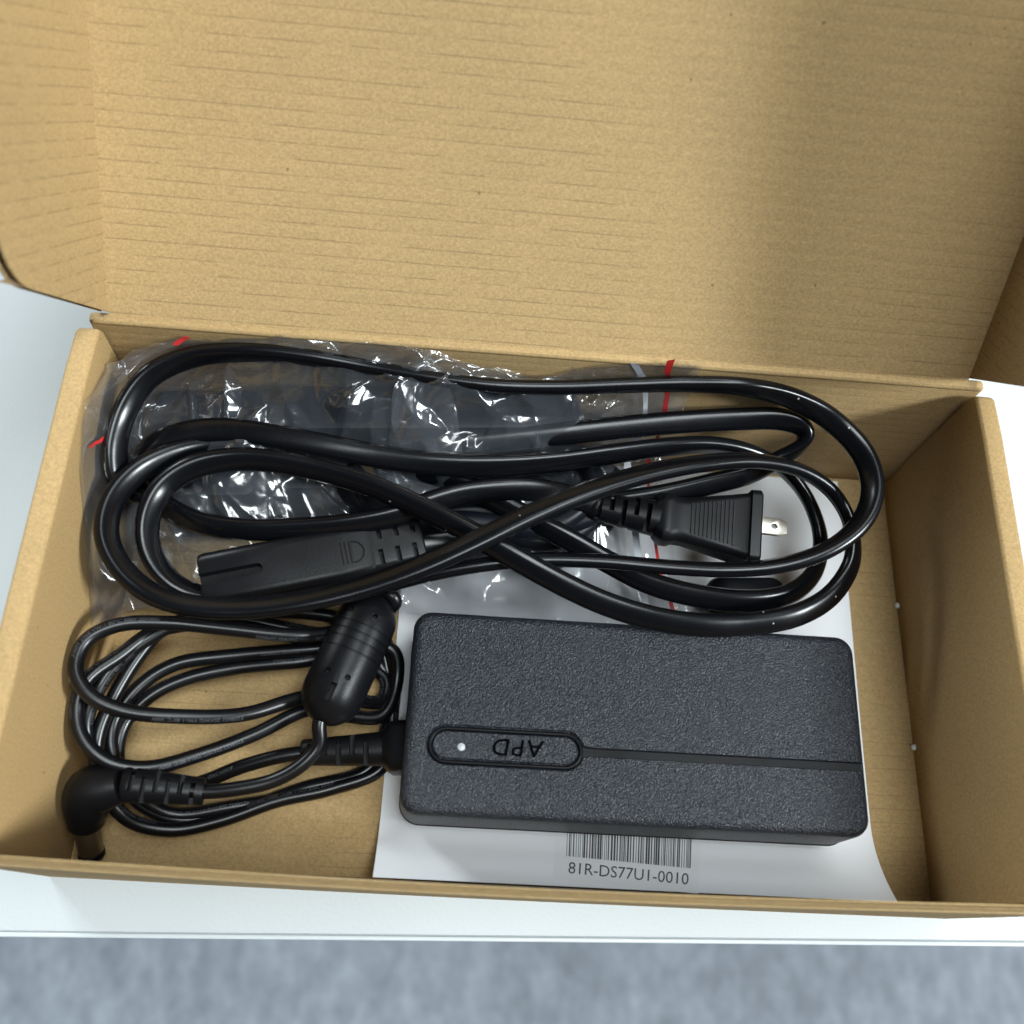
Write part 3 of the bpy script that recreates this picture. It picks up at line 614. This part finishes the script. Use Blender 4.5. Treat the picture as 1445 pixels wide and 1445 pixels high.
# two-blade plug
plug = link('plug_body', fixn(mesh(*PF.geo(xloft([(-1.0, 11.0, 8.5, 3), (0.8, 13.6, 10.5, 3), (3.0, 13.8, 10.6, 3), (4.4, 12.6, 9.4, 3), (7.0, 12.8, 9.2, 3), (11, 14.2, 9.6, 2.6), (PL*0.7, 17.0, 10.6, 2.2), (PL-4.2, 18.6, 11.2, 2), (PL-3.4, 19.0, 11.6, 2), (PL-3.0, 20.6, 13.2, 2.2), (PL-0.5, 20.8, 13.4, 2.2), (PL, 20.0, 12.6, 2)], 6)))), M['mould'], cord, 35)
rb_ = []
for k in range(11):
    xx = 8.4 + k*(PL*0.72-8.4)/10; wd = (13.4 + (17.4-13.4)*k/10)*0.5 - 2.4; hz = (9.3 + (10.7-9.3)*k/10)/2
    rb_.append(PF.geo(loft([[(xx-0.36, -wd, hz-0.3), (xx+0.36, -wd, hz-0.3), (xx+0.12, -wd, hz+0.32), (xx-0.12, -wd, hz+0.32)], [(xx-0.36, wd, hz-0.3), (xx+0.36, wd, hz-0.3), (xx+0.12, wd, hz+0.32), (xx-0.12, wd, hz+0.32)]])))
link('grip_ribs', mesh(*join(rb_)), M['mould'], plug)
RF = Frame(p1, p0 - p1)
relief(RF, 0.0, RL + 1, 10.0, 7.4, 5, M['mould'], 'plug_strain_relief', cord, first=1.5)
for yy, zz in ((3.6, 0.0), (-6.0, -1.0)):
    g = xloft([(PL-1, 6.2, 1.5, 0.2), (PL+6.4, 6.2, 1.5, 0.2), (PL+8.6, 4.0, 1.0, 0.2)], 2)
    me = fixn(mesh([PF(x, y*0.78 + yy*0.55, z + zz) for x, y, z in g[0]], g[1]))
    hole = [PF(x, y*0.78 + yy*0.55, z + zz) for x, y, z in loft([[(PL+5.0+u, v, z) for u, v in circ(1.0, 14)] for z in (-3, 3)])[0]], loft([[(0, 0, 0)]*14]*2)[1]
    if yy > 0: me = cut(me, [hole]); link('blade', me, M['nickel'], plug, 30)
# appliance connector at the left end
KZ = 34.0
k0 = at(520, 779, KZ); k1 = at(286, 824, KZ); KF = Frame(k0, k1 - k0, (0.05, -0.10, 1)); KL = np.linalg.norm(k1 - k0)
me = fixn(mesh(*KF.geo(xloft([(-1.2, 12.6, 8.2, 2.4), (0.4, 13.6, 9.0, 2.4), (8, 14.6, 9.6, 2.6), (KL*0.5, 14.9, 9.9, 2.8), (KL-1.2, 14.6, 9.8, 2.8), (KL-0.2, 14.0, 9.2, 2.8), (KL, 13.2, 8.4, 2.6)], 6))))
slot = KF.geo(loft([[(x, y*h_, z) for x, y in ([(KL+3, -1.5), (KL+3, 1.5), (KL-14.5, 1.5)] + [(KL-14.5 - 1.5*math.sin(math.radians(a)), 1.5*math.cos(math.radians(a))) for a in (30, 60, 90, 120, 150)] + [(KL-14.5, -1.5)])] for z, h_ in ((2.6, 0.75), (7.5, 1.25))]))
con = link('appliance_connector', cut(me, [slot]), M['mould'], cord, 35)
rd = []
for xx in (4.6, 5.7, 6.8): rd.append(KF.geo(boxg((xx-0.14, -2.6, 4.4), (xx+0.14, 3.4, 4.98))))
rd.append(KF.geo(loft([[(1.2 + (2.9 if True else 0) - 3.2*math.sin(math.radians(a))*r_, 0.4 + 3.0*math.cos(math.radians(a))*r_, z) for a in range(0, 181, 15)] for r_, z in ((1.0, 4.5), (1.0, 4.92), (0.9, 4.92), (0.9, 4.5))], cap=False)))
link('moulded_mark', fixn(mesh(*join(rd))), M['gloss'], con)
k2 = at(597, 763, KZ - 0.5); KR = Frame(k0, k2 - k0, (0.05, -0.10, 1)); RL2 = np.linalg.norm(k2 - k0)
me = fixn(mesh(*KR.geo(xloft([(-0.5, 12.8, 8.2, 2.2), (RL2-0.5, 12.2, 7.2, 2.0), (RL2, 11.4, 6.4, 2.0)], 5))))
cs = []
for i in range(3):
    xx = 2.9 + i*4.5; cs.append(KR.geo(boxg((xx-0.65, -5.0, 1.2), (xx+0.65, -0.9, 8)))); cs.append(KR.geo(boxg((xx-0.15, 1.8, 1.2), (xx+1.15, 8.0, 8))))
link('connector_strain_relief', cut(me, cs), M['mould'], cord, 35)

# ------------------------------------------------------------------ what lies inside the bags
def rbox(px0, py0, px1, py1, z0, z1, r):
    a = at(px0, py0, z1); b = at(px1, py0, z1); c = at(px1, py1, z1); d = at(px0, py1, z1); ce = (a+b+c+d)/4; f = Frame((ce[0], ce[1], 0), b - a)
    L_ = np.linalg.norm(b-a); W_ = np.linalg.norm(d-a)
    me = fixn(mesh(*loft([[f(x, y, z) for x, y in rr(L_-2*i, W_-2*i, r, 6)] for i, z in ((1.2, z0), (0, z0+1.2), (0, z1-1.8), (0.5, z1-0.5), (1.8, z1))]))); return me, f, L_, W_
blk = empty('plug_block', at(275, 590, 5)); tag(blk, 'dark square plug block inside the left clear bag, under the cord loops', 'plug')
me, f_, l_, w_ = rbox(212, 548, 364, 700, 7, 37, 3); link('plug_housing', me, M['bagged'], blk, 40)
link('housing_step', rbox(366, 600, 470, 690, 8, 33, 3)[0], M['bagged'], blk, 40)
bc = empty('bagged_cord', at(640, 640, 5)); tag(bc, 'black cable bundle folded inside the right clear bag with red zip line', 'cable')
P = []
for k in range(9):
    zz = 9 + 2.9*k; off = 3*math.sin(k*2.1)
    y_b, y_f = 121 - off*0.6 - (k % 3)*1.0, 92 + off + (k % 3)*2
    xr, xl = 138 + off*1.4, 70 - off
    P += [(xl+8, y_b, zz), ((xl+xr)/2, y_b+1.5*math.sin(k), zz+0.5), (xr-8, y_b-1, zz+0.8), (xr+3, (y_b+y_f)/2, zz+1.2), (xr-10, y_f, zz+1.6), ((xl+xr)/2, y_f+2*math.cos(k), zz+2.0), (xl+8, y_f, zz+2.3), (xl-3, (y_b+y_f)/2, zz+2.7)]
link('folded_cable', fixn(mesh(*sweep(smooth(spline(P, 1.5), 4), circ(3.0, 12)))), M['bagged'], bc, 180)
link('plug_end', rbox(1000, 812, 1110, 852, 5, 15, 4)[0], M['bagged'], bc, 40)
link('cable_bundle_wrap', rbox(402, 541, 818, 605, 8, 44, 6)[0], M['bagged'], bc, 40)

# ------------------------------------------------------------------ clear zip bags
def bag(name, label, ctrl, seed, zips, amp):
    ctrl = np.array([[atc(q[0], q[1], q[2], 0.4) for q in row] for row in ctrl])    # rows top->bottom
    def cr(A, t):                                # Catmull-Rom over axis 0
        n = len(A) - 1; i = min(int(t*n), n-1); u = t*n - i; g = lambda k: A[min(max(k, 0), n)]
        p0, p1, p2, p3 = g(i-1), g(i), g(i+1), g(i+2)
        return 0.5*((2*p1) + (-p0+p2)*u + (2*p0-5*p1+4*p2-p3)*u*u + (-p0+3*p1-3*p2+p3)*u**3)
    rg = random.Random(seed); folds = []
    for _ in range(34):
        a = rg.uniform(0, math.pi); folds.append((rg.random(), rg.random(), math.cos(a), math.sin(a), rg.uniform(0.07, 0.26), rg.uniform(0.10, 0.40), rg.uniform(-1, 1)))
    creases = []
    for _ in range(60):
        a = rg.uniform(0, math.pi); creases.append((rg.random(), rg.random(), math.cos(a), math.sin(a), rg.uniform(0.007, 0.022), rg.uniform(0.05, 0.22), rg.uniform(-0.5, 0.75), rg.uniform(-1.5, 1.5)))
    NG, MG = 15, 11; hgt = [[rg.uniform(-1, 1) for _ in range(NG+3)] for _ in range(MG+3)]; hg2 = [[rg.uniform(-1, 1) for _ in range(2*NG+3)] for _ in range(2*MG+3)]
    def facet(T, a, b):
        i, j = int(a), int(b); fa, fb = a - i, b - j; h00, h10, h01, h11 = T[j][i], T[j][i+1], T[j+1][i], T[j+1][i+1]
        if (i + j) % 2: return h00 + fa*(h10-h00) + fb*(h01-h00) if fa + fb < 1 else h11 + (1-fa)*(h01-h11) + (1-fb)*(h10-h11)
        return h00 + fa*(h10-h00) + fb*(h11-h10) if fa > fb else h00 + fb*(h01-h00) + fa*(h11-h01)
    def surf(u, v, lower=False):
        p = cr([cr(list(r_), u) for r_ in ctrl], v); edge = min(1, 6*min(u, 1-u, v, 1-v))
        x, y = u*1.5, v*0.9; dz = 0
        for fu, fv, cx, cy, wd, ln, am in folds:
            dx, dy = x - fu*1.5, y - fv*0.9; al = dx*cx + dy*cy; pe = -dx*cy + dy*cx
            if abs(al) < 2.5*ln and abs(pe) < 2*wd: dz += am*max(0, 1 - abs(pe)/wd)*math.exp(-(al/ln)**2)
        for fu, fv, cx, cy, wd, ln, am, cv in creases:
            dx, dy = x - fu*1.5, y - fv*0.9; al = dx*cx + dy*cy; pe = -dx*cy + dy*cx + cv*al*al
            if abs(al) < 2*ln and abs(pe) < 5*wd: dz += 0.40*am*math.exp(-abs(pe)/wd)*math.exp(-(al/ln)**2)
        wu = min(max(u + 0.055*noise.noise(Vector((x*6, y*6, seed+3))), 0), 1); wv = min(max(v + 0.075*noise.noise(Vector((x*6, y*6, seed+8))), 0), 1)
        dz += 0.75*facet(hgt, wu*NG, wv*MG) + 0.13*facet(hg2, wu*2*NG, wv*2*MG)
        nz = noise.noise(Vector((x*7 + seed, y*7, 0.3)))
        rid = 1 - abs(noise.noise(Vector((x*4.5, y*4.5 + seed, 1.7))))*2
        q = p.copy()
        if lower: q[2] = max(ZF + 1.4, ZF + 1.6 + 0.3*nz) if edge >= 1 else p[2]*(1-edge) + edge*(ZF + 1.6); return q
        q[2] += amp*(1.0*dz + 0.35*nz + 0.55*rid) * (0.6 + 0.4*edge)
        q[0] += 1.8*noise.noise(Vector((x*5, y*5, seed))); q[1] += 1.8*noise.noise(Vector((x*5 + 9, y*5, seed)))
        q[0] = max(q[0], XI0 + 0.15); q[1] = min(q[1], YI1 - 0.15); q[2] = max(q[2], ZF + 2.0); return q
    root = empty(name, tuple(ctrl.reshape(-1, 3).mean(0)*np.array([1, 1, 0]) + np.array([0, 0, ZF]))); tag(root, label, 'plastic bag', 'clear zip bags under the cord')
    n, m = 250, 180; V = [surf(i/n, j/m) for j in range(m+1) for i in range(n+1)]; F = [(j*(n+1)+i, (j+1)*(n+1)+i, (j+1)*(n+1)+i+1, j*(n+1)+i+1) for j in range(m) for i in range(n)]
    link('upper_film', mesh(V, F), M['film'], root, 180)
    n, m = 30, 24; V = [surf(i/n, j/m, True) for j in range(m+1) for i in range(n+1)]; F = [(j*(n+1)+i, (j+1)*(n+1)+i, (j+1)*(n+1)+i+1, j*(n+1)+i+1) for j in range(m) for i in range(n)]
    link('lower_film', mesh(V, F), M['film'], root, 180)
    for (u0, v0, u1, v1), wd, mat, nm in zips:
        V = []; F = []
        for k in range(91):
            f = k/90
            for du in (-wd, wd): q = surf(u0 + (u1-u0)*f + du, v0 + (v1-v0)*f); V.append(q + np.array([0, 0, 0.25]))
            if k: a = 2*(k-1); F.append((a, a+1, a+3, a+2))
        link(nm, mesh(V, F), mat, root, 180)
bag('zip_bag', 'crumpled clear plastic bag at the left wall with two short red zip ends', [
 [(150,515,46),(262,482,50),(390,477,56),(500,483,56),(600,492,54)],
 [(122,575,50),(225,560,42),(370,553,50),(500,556,53),(640,562,53)],
 [(116,640,50),(200,670,36),(350,690,35),(500,690,34),(660,690,32)],
 [(132,880,18),(240,850,26),(400,820,26),(550,800,24),(680,760,24)]], 3, [((0.262, 0.0, 0.24, 0.10), 0.007, M['red'], 'zip_strip'), ((0.11, 0.57, 0.04, 0.64), 0.008, M['red'], 'zip_strip')], 2.8)
bag('zip_bag', 'clear plastic zip bag behind the adapter with red zip line near the plug', [
 [(600,497,54),(700,522,54),(785,530,54),(860,513,57),(990,518,57)],
 [(560,556,54),(680,560,54),(790,560,53),(885,590,37),(955,605,34)],
 [(545,700,34),(660,700,33),(780,690,32),(860,690,28),(935,695,24)],
 [(560,866,13),(680,874,13),(790,882,12),(890,884,11),(985,892,9)]], 11, [((0.90, 0, 0.90, 1), 0.008, M['red'], 'zip_strip'), ((0.82, 0, 0.82, 1), 0.011, M['zipw'], 'zip_track')], 3.3)
